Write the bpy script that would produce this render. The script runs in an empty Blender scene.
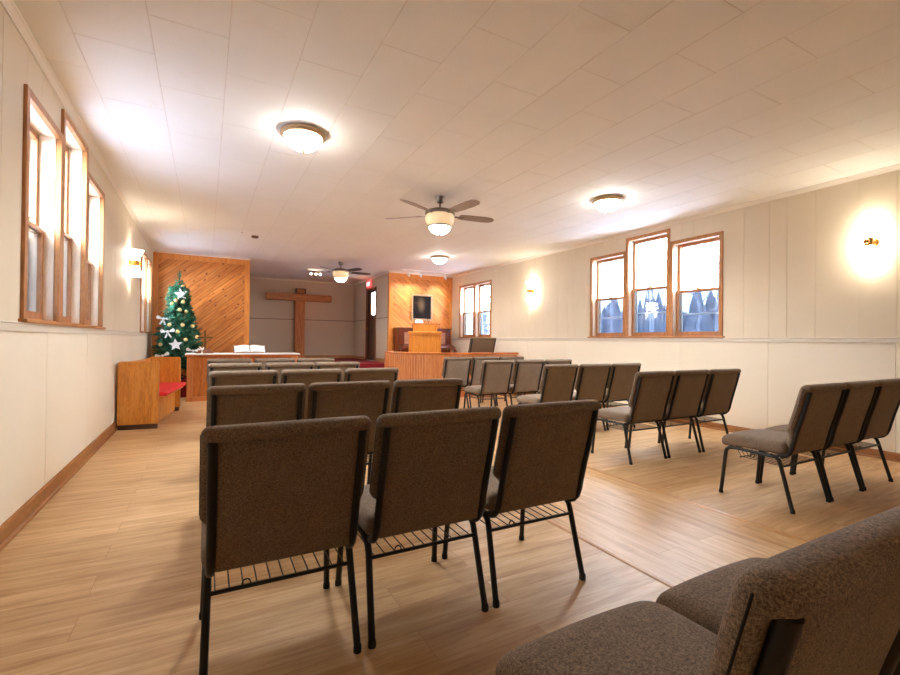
import bpy, bmesh, math, random
from mathutils import Vector, Matrix, noise
random.seed(11)
C = bpy.context.scene
COL = C.collection
PI = math.pi

# ------------------------------------------------------------------ materials
def s2l(r, g, b):
    f = lambda c: (c/255)/12.92 if c/255 <= .04045 else (((c/255)+.055)/1.055)**2.4
    return (f(r), f(g), f(b), 1)

class NT:
    def __init__(s, name):
        s.m = bpy.data.materials.new(name); s.m.use_nodes = True
        s.t = s.m.node_tree; s.t.nodes.clear()
        s.out = s.n('ShaderNodeOutputMaterial')
    def n(s, typ, **k):
        x = s.t.nodes.new(typ)
        for a, v in k.items():
            if a.startswith('i_'):
                key = a[2:]
                key = int(key) if key.isdigit() else key.replace('_', ' ')
                x.inputs[key].default_value = v
            else: setattr(x, a, v)
        return x
    def l(s, a, b): s.t.links.new(a, b)
    def bsdf(s, color=None, rough=.5, **k):
        b = s.n('ShaderNodeBsdfPrincipled')
        if color is not None: b.inputs['Base Color'].default_value = color
        b.inputs['Roughness'].default_value = rough
        for a, v in k.items(): b.inputs[a.replace('_', ' ')].default_value = v
        s.l(b.outputs[0], s.out.inputs[0]); s.b = b; return b
    def coord(s, scale=(1,1,1), rot=(0,0,0), loc=(0,0,0)):
        tc = s.n('ShaderNodeTexCoord'); mp = s.n('ShaderNodeMapping')
        mp.inputs['Scale'].default_value = scale; mp.inputs['Rotation'].default_value = rot; mp.inputs['Location'].default_value = loc
        s.l(tc.outputs['Object'], mp.inputs[0]); return mp.outputs[0]
    def noise(s, vec, scale, detail=4, rough=.6, dist=0):
        x = s.n('ShaderNodeTexNoise'); s.l(vec, x.inputs['Vector'])
        x.inputs['Scale'].default_value = scale; x.inputs['Detail'].default_value = detail
        x.inputs['Roughness'].default_value = rough; x.inputs['Distortion'].default_value = dist
        return x.outputs['Fac']
    def ramp(s, fac, stops):
        x = s.n('ShaderNodeValToRGB'); s.l(fac, x.inputs[0])
        e = x.color_ramp.elements
        e[0].position, e[0].color = stops[0]; e[1].position, e[1].color = stops[-1]
        for p, c in stops[1:-1]:
            q = e.new(p); q.color = c
        return x.outputs[0]
    def mix(s, fac, a, b, mode='MIX'):
        x = s.n('ShaderNodeMix', data_type='RGBA', blend_type=mode)
        for v, i in ((fac, 0), (a, 6), (b, 7)):
            if hasattr(v, 'node'): s.l(v, x.inputs[i])
            else: x.inputs[i].default_value = v
        return x.outputs[2]
    def bump(s, h, strength=.2, dist=.01):
        x = s.n('ShaderNodeBump'); s.l(h, x.inputs['Height'])
        x.inputs['Strength'].default_value = strength; x.inputs['Distance'].default_value = dist
        s.l(x.outputs[0], s.b.inputs['Normal'])

def plain(name, c, rough=.5, metal=0, var=.04, scale=6, **k):
    t = NT(name); b = t.bsdf(c, rough, **k); b.inputs['Metallic'].default_value = metal
    f = t.noise(t.coord(), scale, 3)
    d = tuple(max(0, x*(1-var*2)) for x in c[:3]) + (1,); e = tuple(min(1, x*(1+var*2)) for x in c[:3]) + (1,)
    t.l(t.ramp(f, [(.3, d), (.7, e)]), b.inputs['Base Color'])
    return t.m

def wood(name, dark, mid, light, scale=(1,1,1), rough=.4, grain=5, coat=0.0):
    t = NT(name); b = t.bsdf(mid, rough)
    b.inputs['Coat Weight'].default_value = coat
    v = t.coord(scale)
    f = t.noise(v, grain, 5, .62, .6); f2 = t.noise(v, grain*5, 3, .6)
    c = t.ramp(f, [(.25, dark), (.5, mid), (.75, light)])
    c2 = t.mix(.35, c, t.ramp(f2, [(.3, dark), (.6, light)]))
    t.l(c2, b.inputs['Base Color']); t.bump(f2, .08, .003)
    return t.m

def emis(name, c, s):
    t = NT(name); e = t.n('ShaderNodeEmission'); e.inputs[0].default_value = c; e.inputs[1].default_value = s
    t.l(e.outputs[0], t.out.inputs[0]); return t.m

M = {}
M['wall_upper'] = plain('wall_paint_beige', s2l(215,201,177), .55, var=.015, scale=1.5)
M['wall_lower'] = plain('wainscot_paint_cream', s2l(229,218,197), .45, var=.012, scale=1.2)
M['white_trim'] = plain('crown_paint', s2l(231,224,211), .45, var=.01)
M['rail_paint'] = plain('rail_paint', s2l(212,202,186), .45, var=.01)
M['joint'] = plain('panel_joint_paint', s2l(112,98,86), .6, var=.01)
M['thread'] = plain('dark_thread', s2l(22,17,14), .9)
M['black'] = plain('black_frame_metal', s2l(7,6,6), .45, .0, var=.05)
M['rubber'] = plain('black_rubber', s2l(20,20,20), .7)
M['wire'] = plain('black_wire', s2l(34,31,30), .4, .4)
M['nickel'] = plain('brushed_nickel', s2l(128,120,110), .34, .9, var=.05)
M['brass'] = plain('aged_brass', s2l(176,128,62), .3, .9, var=.08)
M['old_brass'] = plain('dark_brass', s2l(120,84,40), .4, .6, var=.08)
M['bronze'] = plain('tan_metal_pan', s2l(178,150,114), .4, .55, var=.04)
M['white_plastic'] = plain('white_enamel', s2l(232,230,226), .4)
M['liner'] = plain('cream_liner_lit_jamb', s2l(232,214,188), .5)
M['storm'] = plain('storm_window_aluminium', s2l(196,205,214), .45, .1)
M['red_fabric'] = plain('red_upholstery', s2l(205,22,26), .75, var=.1, scale=40)
M['red_carpet'] = plain('red_carpet', s2l(120,10,22), .95, var=.15, scale=90)
M['paper'] = plain('white_paper', s2l(238,236,232), .8, var=.03, scale=30)
M['cloth'] = plain('white_cloth', s2l(236,230,224), .85, var=.02, scale=30)
M['cover'] = plain('brown_leather_cover', s2l(92,56,34), .5)
M['gold'] = plain('gold_bauble', s2l(232,206,140), .28, .55, var=.04)
M['silver'] = plain('white_glitter', s2l(232,236,238), .5, .05, var=.04)
M['snow'] = plain('winter_ground', s2l(116,122,136), .9, var=.02, scale=.3)
M['bark'] = plain('tree_bark', s2l(150,148,156), .95, var=.15, scale=5)
M['figure'] = plain('white_ceramic', s2l(232,226,216), .3)
M['oak'] = wood('oak_trim', s2l(126,76,36), s2l(170,110,58), s2l(200,142,84), (6,6,.8), .38, 4)
M['oak_h'] = wood('oak_trim_horizontal', s2l(126,76,36), s2l(170,110,58), s2l(200,142,84), (6,.8,6), .38, 4)
M['sash'] = wood('sash_wood', s2l(122,70,36), s2l(162,102,56), s2l(192,132,80), (6,6,.8), .4, 4)
M['base'] = wood('baseboard_wood', s2l(112,68,32), s2l(150,96,48), s2l(180,124,70), (5,.7,5), .4, 4)
M['pew_wood'] = wood('pew_oak', s2l(150,80,22), s2l(202,126,44), s2l(222,154,68), (7,7,.9), .36, 3)
M['table_wood'] = wood('table_oak', s2l(138,68,24), s2l(184,104,44), s2l(210,136,68), (5,5,.8), .36, 3)
M['screen_wood'] = wood('railing_oak', s2l(158,86,42), s2l(198,122,66), s2l(216,146,88), (7,7,.5), .36, 3)
M['cap_wood'] = wood('railing_cap', s2l(150,72,28), s2l(196,108,44), s2l(216,134,62), (1,6,6), .3, 3)
M['pulpit_wood'] = wood('pulpit_golden_oak', s2l(176,96,24), s2l(212,132,44), s2l(228,156,68), (6,6,.8), .34, 3)
M['piano_wood'] = wood('piano_mahogany', s2l(44,14,8), s2l(92,34,18), s2l(126,54,30), (5,5,1), .25, 3, .3)
M['piano_panel'] = wood('piano_panel', s2l(112,66,50), s2l(158,104,80), s2l(184,132,104), (1,5,5), .3, 3)
M['cross_wood'] = wood('cross_beam', s2l(126,66,26), s2l(172,102,48), s2l(206,142,84), (6,6,.7), .5, 3)
M['cross_wood_h'] = wood('cross_beam_horizontal', s2l(126,66,26), s2l(172,102,48), s2l(206,142,84), (.7,6,6), .5, 3)
M['dark_wood'] = wood('dark_walnut', s2l(34,18,12), s2l(62,36,24), s2l(88,54,36), (2,6,6), .4, 4)
M['blade_taupe'] = wood('fan_blade_taupe', s2l(120,104,94), s2l(150,134,124), s2l(172,156,146), (2,6,6), .45, 4)
M['door_wood'] = wood('door_oak', s2l(84,44,20), s2l(122,70,34), s2l(150,92,50), (6,6,.8), .4, 4)

# tweed upholstery
t = NT('brown_tweed'); b = t.bsdf(None, .9); b.inputs['Sheen Weight'].default_value = .05; b.inputs['Sheen Roughness'].default_value = .5
v = t.coord()
f1 = t.noise(t.coord((1,1,3)), 150, 2, .7); f2 = t.noise(t.coord((3,3,1)), 150, 2, .7); f3 = t.noise(v, 16, 3, .6)
c = t.mix(.5, t.ramp(f1, [(.36, s2l(28,21,16)), (.66, s2l(174,147,119))]), t.ramp(f2, [(.36, s2l(28,21,16)), (.66, s2l(170,144,117))]))
c = t.mix(.18, c, t.ramp(f3, [(.3, s2l(48,37,29)), (.7, s2l(126,106,86))]))
t.l(c, b.inputs['Base Color']); t.bump(f1, .35, .003)
M['tweed'] = t.m

# floor laminate, planks along x or along y
def planks(name, rot, w=.19, tone=1.0):
    t = NT(name); b = t.bsdf(None, .40); b.inputs['Specular IOR Level'].default_value = .30
    v = t.coord((1,1,1), (0,0,rot))
    br = t.n('ShaderNodeTexBrick', offset=.37, offset_frequency=2); t.l(v, br.inputs['Vector'])
    br.inputs['Scale'].default_value = 1; br.inputs['Brick Width'].default_value = 1.25; br.inputs['Row Height'].default_value = w
    br.inputs['Mortar Size'].default_value = .0009; br.inputs['Bias'].default_value = 0
    br.inputs['Color1'].default_value = (.2,.2,.2,1); br.inputs['Color2'].default_value = (.8,.8,.8,1); br.inputs['Mortar'].default_value = (.0,.0,.0,1)
    T = lambda *c: tuple(x*tone for x in s2l(*c)[:3]) + (1,)
    vs = t.n('ShaderNodeVectorMath', operation='MULTIPLY'); t.l(v, vs.inputs[0]); vs.inputs[1].default_value = (1.1, 13, 1)
    off = t.n('ShaderNodeVectorMath', operation='ADD'); t.l(vs.outputs[0], off.inputs[0])
    sc = t.n('ShaderNodeVectorMath', operation='SCALE'); t.l(br.outputs['Color'], sc.inputs[0]); sc.inputs['Scale'].default_value = 9
    t.l(sc.outputs[0], off.inputs[1])
    f = t.noise(off.outputs[0], 1.6, 6, .62, .5); f2 = t.noise(off.outputs[0], 7, 4, .6)
    grain = t.ramp(f, [(.28, T(164,121,76)), (.44, T(194,153,106)), (.58, T(212,174,126)), (.76, T(228,198,156))])
    grain = t.mix(.22, grain, t.ramp(f2, [(.3, T(152,116,76)), (.7, T(212,182,138))]))
    tonec = t.ramp(br.outputs['Color'], [(0, (.9,.88,.86,1)), (1, (1.06,1.06,1.07,1))])
    c = t.mix(1, grain, tonec, 'MULTIPLY')
    c = t.mix(br.outputs['Fac'], c, T(150,104,62))
    t.l(c, b.inputs['Base Color']); t.bump(f2, .05, .002)
    return t.m
M['floor_x'] = planks('laminate_planks_crosswise', 0)
M['floor_y'] = planks('laminate_planks_lengthwise', PI/2, tone=1.06)
M['strip'] = wood('floor_strip', s2l(150,104,62), s2l(186,136,84), s2l(214,166,112), (6,.8,6), .35, 4)

# ceiling tile
t = NT('ceiling_tile_white'); b = t.bsdf(None, .7)
f = t.noise(t.coord(), 1.1, 3); g = t.noise(t.coord(), 2.2, 2)
c = t.ramp(f, [(.3, s2l(236,235,229)), (.7, s2l(242,241,236))])
st = t.ramp(g, [(.66, (0,0,0,1)), (.8, (.3,.3,.3,1))])
c = t.mix(st, c, s2l(222,214,196))
t.l(c, b.inputs['Base Color']); M['tile'] = t.m
M['seam'] = plain('ceiling_seam', s2l(226,220,210), .8)

# knotty pine, diagonal boards (rot = angle of the boards in the xz plane)
def pine(name, ang):
    t = NT(name); b = t.bsdf(None, .52)
    tc = t.n('ShaderNodeTexCoord'); mp = t.n('ShaderNodeMapping')
    t.l(tc.outputs['Object'], mp.inputs[0]); mp.inputs['Rotation'].default_value = (-PI/2, 0, 0)   # xz -> xy
    m2 = t.n('ShaderNodeMapping'); t.l(mp.outputs[0], m2.inputs[0]); m2.inputs['Rotation'].default_value = (0, 0, ang)
    v = m2.outputs[0]
    br = t.n('ShaderNodeTexBrick', offset=.43, offset_frequency=2); t.l(v, br.inputs['Vector'])
    br.inputs['Scale'].default_value = 1; br.inputs['Brick Width'].default_value = 5; br.inputs['Row Height'].default_value = .118
    br.inputs['Mortar Size'].default_value = .004; br.inputs['Mortar Smooth'].default_value = .3
    br.inputs['Color1'].default_value = (.1,.1,.1,1); br.inputs['Color2'].default_value = (.9,.9,.9,1); br.inputs['Mortar'].default_value = (.4,.4,.4,1)
    vs = t.n('ShaderNodeVectorMath', operation='MULTIPLY'); t.l(v, vs.inputs[0]); vs.inputs[1].default_value = (1.2, 9, 1)
    f = t.noise(vs.outputs[0], 2.2, 5, .6, .4)
    c = t.ramp(f, [(.28, s2l(184,98,36)), (.5, s2l(214,132,56)), (.75, s2l(230,160,84))])
    c = t.mix(1, c, t.ramp(br.outputs['Color'], [(0, (.78,.72,.66,1)), (1, (1.08,1.08,1.1,1))]), 'MULTIPLY')
    kv = t.n('ShaderNodeVectorMath', operation='MULTIPLY'); t.l(v, kv.inputs[0]); kv.inputs[1].default_value = (3.1, 5.2, 1)
    vo = t.n('ShaderNodeTexVoronoi'); t.l(kv.outputs[0], vo.inputs['Vector']); vo.inputs['Scale'].default_value = 1.8
    k = t.ramp(vo.outputs['Distance'], [(.08, (1,1,1,1)), (.2, (0,0,0,1))])
    sel = t.n('ShaderNodeSeparateColor'); t.l(vo.outputs['Color'], sel.inputs[0])
    sl = t.ramp(sel.outputs[0], [(.24, (0,0,0,1)), (.28, (1,1,1,1))])
    kk = t.mix(1, k, sl, 'MULTIPLY')
    c = t.mix(kk, c, s2l(96,42,14))
    c = t.mix(br.outputs['Fac'], c, s2l(132,66,22))
    t.l(c, b.inputs['Base Color'])
    inv = t.n('ShaderNodeMath', operation='SUBTRACT'); inv.inputs[0].default_value = 1; t.l(br.outputs['Fac'], inv.inputs[1])
    t.bump(inv.outputs[0], .5, .004)
    return t.m
M['pine_up'] = pine('knotty_pine_rising', math.radians(-40))
M['pine_down'] = pine('knotty_pine_falling', math.radians(40))
M['pine_trim'] = wood('pine_trim', s2l(186,100,36), s2l(214,130,54), s2l(230,156,78), (6,6,.8), .36, 4)

# thin window glass, insect screen
t = NT('window_glass'); tr = t.n('ShaderNodeBsdfTransparent'); gl = t.n('ShaderNodeBsdfGlossy'); gl.inputs['Roughness'].default_value = .02
lw = t.n('ShaderNodeLayerWeight'); lw.inputs[0].default_value = .5
pw = t.n('ShaderNodeMath', operation='POWER'); t.l(lw.outputs['Facing'], pw.inputs[0]); pw.inputs[1].default_value = 4
fr = t.n('ShaderNodeMath', operation='MULTIPLY_ADD'); t.l(pw.outputs[0], fr.inputs[0]); fr.inputs[1].default_value = .5; fr.inputs[2].default_value = .03
mx = t.n('ShaderNodeMixShader'); t.l(fr.outputs[0], mx.inputs[0]); t.l(tr.outputs[0], mx.inputs[1]); t.l(gl.outputs[0], mx.inputs[2]); t.l(mx.outputs[0], t.out.inputs[0])
tr.inputs[0].default_value = (.96,.98,1,1); M['glass'] = t.m
t = NT('insect_screen'); tr = t.n('ShaderNodeBsdfTransparent'); df = t.n('ShaderNodeBsdfDiffuse'); df.inputs[0].default_value = s2l(58,66,82)
tr.inputs[0].default_value = (.78,.88,1,1)
mx = t.n('ShaderNodeMixShader'); mx.inputs[0].default_value = .70
t.l(tr.outputs[0], mx.inputs[1]); t.l(df.outputs[0], mx.inputs[2]); t.l(mx.outputs[0], t.out.inputs[0]); M['screen'] = t.m
WARM = (1, .98, .94, 1)
M['bowl'] = emis('lit_glass_bowl', WARM, 12)
M['shade'] = emis('lit_glass_shade', (1, .90, .74, 1), 10)
M['fanbowl'] = emis('lit_fan_bowl', (1, .92, .76, 1), 6)
M['bulb'] = emis('lit_spot_face', (1, .9, .72, 1), 6)
M['exit_red'] = emis('lit_red_sign', (1, .05, .05, 1), .9)
M['exit_white'] = emis('lit_letters', (1, .55, .5, 1), 1.2)
t = NT('amber_ribbed_glass'); b = t.bsdf(s2l(222,186,136), .2); b.inputs['Emission Color'].default_value = (1,.76,.48,1); b.inputs['Emission Strength'].default_value = .14
M['amber'] = t.m
# tree needles
t = NT('fir_needles'); b = t.bsdf(None, .6); f = t.noise(t.coord(), 9, 3)
t.l(t.ramp(f, [(.3, s2l(5,44,30)), (.52, s2l(24,104,72)), (.75, s2l(112,178,148))]), b.inputs['Base Color']); M['needle'] = t.m
# dark old picture
t = NT('dark_oil_picture'); b = t.bsdf(None, .8); b.inputs['Specular IOR Level'].default_value = .1
v = t.coord((1,1,1)); f = t.noise(t.coord((2.2,1,1.4)), 2.1, 4, .6, .5)
gr = t.n('ShaderNodeTexGradient', gradient_type='SPHERICAL'); mp = t.n('ShaderNodeMapping'); tc = t.n('ShaderNodeTexCoord')
t.l(tc.outputs['Object'], mp.inputs[0]); mp.inputs['Scale'].default_value = (6.5, 3, 3.6); mp.inputs['Location'].default_value = (.15, 0, -1.55); t.l(mp.outputs[0], gr.inputs[0])
c = t.ramp(f, [(.35, s2l(14,11,12)), (.6, s2l(36,28,26)), (.78, s2l(84,62,44))])
c = t.mix(t.ramp(gr.outputs[1], [(.1, (0,0,0,1)), (.9, (.45,.45,.45,1))]), c, s2l(150,120,92))
t.l(c, b.inputs['Base Color']); M['picture'] = t.m

# ------------------------------------------------------------------ mesh building
class MB:
    def __init__(s): s.bm = bmesh.new()
    def box(s, x0, x1, y0, y1, z0, z1, bev=0, seg=1):
        r = bmesh.ops.create_cube(s.bm, size=1); vs = r['verts']
        for v in vs:
            v.co = Vector(((x0+x1)/2+v.co.x*(x1-x0), (y0+y1)/2+v.co.y*(y1-y0), (z0+z1)/2+v.co.z*(z1-z0)))
        if bev:
            es = list({e for v in vs for e in v.link_edges})
            bmesh.ops.bevel(s.bm, geom=es, offset=bev, segments=seg, profile=.5, affect='EDGES')
        return s
    def quad(s, *ps):
        s.bm.faces.new([s.bm.verts.new(p) for p in ps]); return s
    def tube(s, pts, r, n=8, caps=True, sx=1.0, ref=None):
        pts = [Vector(p) for p in pts]; rings = []
        rr = r if isinstance(r, (list, tuple)) else [r]*len(pts)
        for i, p in enumerate(pts):
            d = (pts[min(i+1, len(pts)-1)]-pts[max(i-1, 0)]).normalized()
            a = Vector(ref) if ref else (Vector((0,0,1)) if abs(d.z) < .9 else Vector((0,1,0)))
            e1 = d.cross(a).normalized(); e2 = d.cross(e1).normalized()
            rings.append([s.bm.verts.new(p+e1*math.cos(2*PI*k/n)*rr[i]*sx+e2*math.sin(2*PI*k/n)*rr[i]) for k in range(n)])
        for a, b in zip(rings, rings[1:]):
            for k in range(n): s.bm.faces.new((a[k], a[(k+1) % n], b[(k+1) % n], b[k]))
        if caps: s.bm.faces.new(rings[0][::-1]); s.bm.faces.new(rings[-1])
        return s
    def lathe(s, prof, n=24, c=(0,0,0), mat=None):
        rings = []
        for (r, z) in prof:
            if r < 1e-5: rings.append([s.bm.verts.new((0, 0, z))])
            else: rings.append([s.bm.verts.new((r*math.cos(2*PI*k/n), r*math.sin(2*PI*k/n), z)) for k in range(n)])
        allv = [v for q in rings for v in q]
        for a, b in zip(rings, rings[1:]):
            for k in range(n):
                if len(a) == 1 and len(b) == 1: continue
                if len(a) == 1: s.bm.faces.new((a[0], b[k], b[(k+1) % n]))
                elif len(b) == 1: s.bm.faces.new((a[k], b[0], a[(k+1) % n]))
                else: s.bm.faces.new((a[k], b[k], b[(k+1) % n], a[(k+1) % n]))
        for v in allv:
            co = v.co.copy()
            if mat is not None: co = mat @ co
            v.co = co+Vector(c)
        return s
    def prism(s, poly, axis, a0, a1):
        """extrude a closed 2-D outline along an axis"""
        def P(u, w, a):
            return {'x': (a, u, w), 'y': (u, a, w), 'z': (u, w, a)}[axis]
        A = [s.bm.verts.new(P(u, w, a0)) for u, w in poly]; B = [s.bm.verts.new(P(u, w, a1)) for u, w in poly]
        s.bm.faces.new(A); s.bm.faces.new(B[::-1])
        n = len(poly)
        for i in range(n): s.bm.faces.new((A[i], B[i], B[(i+1) % n], A[(i+1) % n]))
        return s
    def sphere(s, c, r, seg=12, sc=(1,1,1)):
        q = bmesh.ops.create_uvsphere(s.bm, u_segments=seg, v_segments=max(6, seg//2+2), radius=r)
        for v in q['verts']: v.co = Vector((v.co.x*sc[0]+c[0], v.co.y*sc[1]+c[1], v.co.z*sc[2]+c[2]))
        return s
    def build(s, name, mat, parent=None, org=(0,0,0), smooth=None, recalc=True):
        if recalc: bmesh.ops.recalc_face_normals(s.bm, faces=s.bm.faces)
        if any(org):
            for v in s.bm.verts: v.co -= Vector(org)
        me = bpy.data.meshes.new(name); s.bm.to_mesh(me); s.bm.free()
        mats = mat if isinstance(mat, (list, tuple)) else [mat]
        for m in mats: me.materials.append(m)
        o = bpy.data.objects.new(name, me); COL.objects.link(o)
        if parent is not None: o.parent = parent
        elif any(org): o.location = org
        if smooth is not None:
            for p in me.polygons: p.use_smooth = True
            try: me.set_sharp_from_angle(angle=math.radians(smooth))
            except Exception: pass
        return o

def empty(name, loc=(0,0,0), rz=0):
    o = bpy.data.objects.new(name, None); o.empty_display_size = .1; COL.objects.link(o)
    o.location = loc; o.rotation_euler = (0, 0, rz); return o
def tag(o, label=None, cat=None, group=None, kind=None):
    if label: o['label'] = label
    if cat: o['category'] = cat
    if group: o['group'] = group
    if kind: o['kind'] = kind
    return o
def struct(o): o['kind'] = 'structure'; return o
def copy_tree(o, parent=None):
    c = o.copy(); COL.objects.link(c)
    if parent is not None: c.parent = parent
    for ch in list(o.children): copy_tree(ch, c)
    return c

# ------------------------------------------------------------------ room
XL, XR = -1.019, 6.334
YB, YP, YA = -1.9, 11.65, 14.99          # wall behind the camera, pine wall, alcove back
AX0, AX1 = .885, 4.39
ZC = 3.085
ZR0, ZR1 = 1.227, 1.287
LOW, UPP = .34, .58                       # platform heights
SIDE = [(3.745, 4.565, 1.30, 2.775), (4.565, 5.400, 1.30, 2.985), (5.400, 6.215, 1.30, 2.775)]
FAR = [(9.56, 10.37, 1.30, 2.755), (10.37, 11.18, 1.30, 2.755)]

def side_wall(name, X, s, y0, y1, holes, seams, grooves):
    """a wall sheet at x = X whose face looks along s*x, with real grooves and window openings, 0.16 m thick"""
    bm = MB(); g = .0035; d = .004
    zs = sorted({0, ZR0, ZC} | {z for h in holes for z in h[2:]})
    def sheet(z0, z1, gr, mi):
        ys = {y0: 0, y1: 0}
        for y in gr:
            if y0+.02 < y < y1-.02:
                gg = g if mi == 0 else .0055; ys[y-gg] = 0; ys[y] = -d*(1 if mi == 0 else 1.7); ys[y+gg] = 0
        for h in holes: ys.setdefault(h[0], 0); ys.setdefault(h[1], 0)
        Y = sorted(ys); Z = [z for z in zs if z0 <= z <= z1]
        for a, b in zip(Y, Y[1:]):
            for p, q in zip(Z, Z[1:]):
                my, mz = (a+b)/2, (p+q)/2
                if any(h[0] < my < h[1] and h[2] < mz < h[3] for h in holes): continue
                f = bm.bm.faces.new([bm.bm.verts.new(v) for v in ((X+s*ys[a], a, p), (X+s*ys[b], b, p), (X+s*ys[b], b, q), (X+s*ys[a], a, q))])
                f.material_index = mi
                o = X-s*.20
                f = bm.bm.faces.new([bm.bm.verts.new(v) for v in ((o, a, p), (o, b, p), (o, b, q), (o, a, q))])
                f.material_index = mi
    sheet(0, ZR0, seams, 1); sheet(ZR0, ZC, grooves, 0)
    for h in holes:                                            # plaster returns of the openings
        o = X-s*.20
        for (p, q) in (((h[0], h[2]), (h[0], h[3])), ((h[1], h[2]), (h[1], h[3])), ((h[0], h[2]), (h[1], h[2])), ((h[0], h[3]), (h[1], h[3]))):
            bm.quad((X, p[0], p[1]), (o, p[0], p[1]), (o, q[0], q[1]), (X, q[0], q[1]))
    o = bm.build(name, [M['wall_upper'], M['wall_lower']], recalc=False)
    return struct(o)
pat = [0, .31, .72, 1.02]
groR = sorted(1.94+1.22*k+p for k in range(-5, 9) for p in pat)
groL = sorted(4.33+1.22*k+p*.98 for k in range(-7, 7) for p in pat)
seamL = [4.314+1.282*k for k in range(-6, 6)]
seamR = [4.387+1.22*k for k in range(-6, 7)]
inset = .05
def openings(l): return [(a+.02, b-.02, c+.0, d-.02) for a, b, c, d in l]
side_wall('wall_left', XL, 1, YB, YP, openings(SIDE)+openings(FAR), seamL, groL)
side_wall('wall_right', XR, -1, YB, YP, openings(SIDE)+openings(FAR), seamR, groR)
# wall behind the camera (faces +y): beige over cream
bm = MB()
for z0, z1, mi in ((0, ZR0, 1), (ZR0, ZC, 0)):
    f = bm.bm.faces.new([bm.bm.verts.new(v) for v in ((XL, YB, z0), (XR, YB, z0), (XR, YB, z1), (XL, YB, z1))]); f.material_index = mi
struct(bm.build('wall_back', [M['wall_upper'], M['wall_lower']]))
# pine-clad front walls either side of the alcove
def front_wall(name, x0, x1, mat):
    bm = MB().box(x0, x1, YP, YP+.12, 0, ZC)
    return struct(bm.build(name, mat))
front_wall('wall_front_left', XL, AX0, M['pine_up'])
front_wall('wall_front_right', AX1, XR, M['pine_down'])
n_trim = [0]
def trim(bm, mat, smooth=None, recalc=True):
    n_trim[0] += 1
    return struct(bm.build('trim_%d' % n_trim[0], mat, smooth=smooth, recalc=recalc))
for x0, x1, w in ((XL, XL+.10, 0), (AX0-.10, AX0+.015, 0), (AX1-.015, AX1+.10, 0), (XR-.09, XR, 0)):
    trim(MB().box(x0, x1, YP-.02, YP+.02, LOW if x1 < 0 or x0 > 4 else UPP, ZC-.03, .004), M['pine_trim'])
for x0, x1 in ((XL+.10, AX0-.10), (AX1+.10, XR-.09)):
    trim(MB().box(x0, x1, YP-.018, YP+.02, ZC-.16, ZC-.03, .004), M['pine_trim'])
# alcove walls
t0 = NT('alcove_paint_shaded'); b = t0.bsdf(s2l(196,180,160), .6); M['alcove'] = t0.m  # beige wall paint darkened; the alcove's dimmer light sits in the colour
struct(MB().box(AX0-.12, AX0, YP+.12, YA, 0, ZC).build('wall_alcove_left', M['alcove']))
DY0, DY1, DZ1 = 12.78, 13.58, 2.70           # alcove door opening
bm = MB()
for y0, y1, z0, z1 in ((YP+.12, DY0, 0, ZC), (DY1, YA, 0, ZC), (DY0, DY1, DZ1, ZC), (DY0, DY1, 0, UPP)): bm.box(AX1, AX1+.12, y0, y1, z0, z1)
struct(bm.build('wall_alcove_right', M['alcove']))
struct(MB().box(AX0-.12, AX1+.12, YA, YA+.12, 0, ZC).build('wall_alcove_back', M['alcove']))
# thin panel joint at 1.82 m round the alcove
trim(MB().box(AX0, AX1, YA-.008, YA, 1.812, 1.832, .002), M['joint'])
bm = MB(); bm.box(AX1-.008, AX1, YP+.02, DY0-.07, 1.812, 1.832, .002); bm.box(AX1-.008, AX1, DY1+.07, YA-.008, 1.812, 1.832, .002); trim(bm, M['joint'])
struct(MB().box(AX0, AX1, YA-.02, YA, UPP, UPP+.10, .004).build('baseboard_alcove_back', M['oak']))
bm = MB(); bm.box(AX1-.02, AX1, YP+.02, DY0-.07, UPP, UPP+.10, .004); bm.box(AX1-.02, AX1, DY1+.07, YA-.02, UPP, UPP+.10, .004)
struct(bm.build('baseboard_alcove_right', M['oak_h']))

# crown moulding, chair rail, baseboards
def crown(a, b, side):
    """profile along a wall; side: +1 wall_left (face +x), -1 wall_right, 'y' front walls facing -y"""
    prof = [(0, 0), (.042, 0), (.042, .008), (.03, .016), (.012, .04), (.008, .05), (0, .05)]   # out from the wall, down from the ceiling
    bm = MB()
    if side in (1, -1):
        X = XL if side == 1 else XR
        bm.prism([(X+side*u, ZC-w) for u, w in prof], 'y', a, b)
        # prism with axis y takes (x, z)
    return bm
for side in (1, -1): trim(crown(YB, YP, side), M['white_trim'])
for a, b in ((XL+.04, AX0+.015), (AX1-.015, XR-.04)):
    bm = MB(); bm.prism([(YP-u, ZC-w) for u, w in [(0, 0), (.05, 0), (.05, .008), (.03, .018), (.025, .04), (0, .04)]], 'x', a, b); trim(bm, M['white_trim'])
bm = MB(); bm.prism([(AX1-u, ZC-w) for u, w in [(0, 0), (.035, 0), (.035, .008), (.012, .04), (0, .05)]], 'y', YP+.02, YA); trim(bm, M['white_trim'])
bm = MB(); bm.prism([(YA-u, ZC-w) for u, w in [(0, 0), (.03, 0), (.03, .008), (.012, .03), (0, .04)]], 'x', AX0, AX1-.035); trim(bm, M['white_trim'])
for X, s in ((XL, 1), (XR, -1)):
    bm = MB(); pr = [(0, ZR0), (.014, ZR0), (.016, ZR0+.006), (.016, ZR1-.012), (.022, ZR1-.008), (.022, ZR1-.002), (.018, ZR1), (0, ZR1)]
    bm.prism([(X+s*u, z) for u, z in pr], 'y', YB, YP-.02); trim(bm, M['rail_paint'])
    bm = MB(); h = .115 if s == 1 else .09
    pr = [(0, 0), (.032, 0), (.032, .008), (.026, .018), (.016, .022), (.016, h-.012), (.010, h), (0, h)]
    bm.prism([(X+s*u, z) for u, z in pr], 'y', YB, YP-.02 if s == 1 else YP-.02)
    struct(bm.build('baseboard_left' if s == 1 else 'baseboard_right', M['base']))
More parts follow.
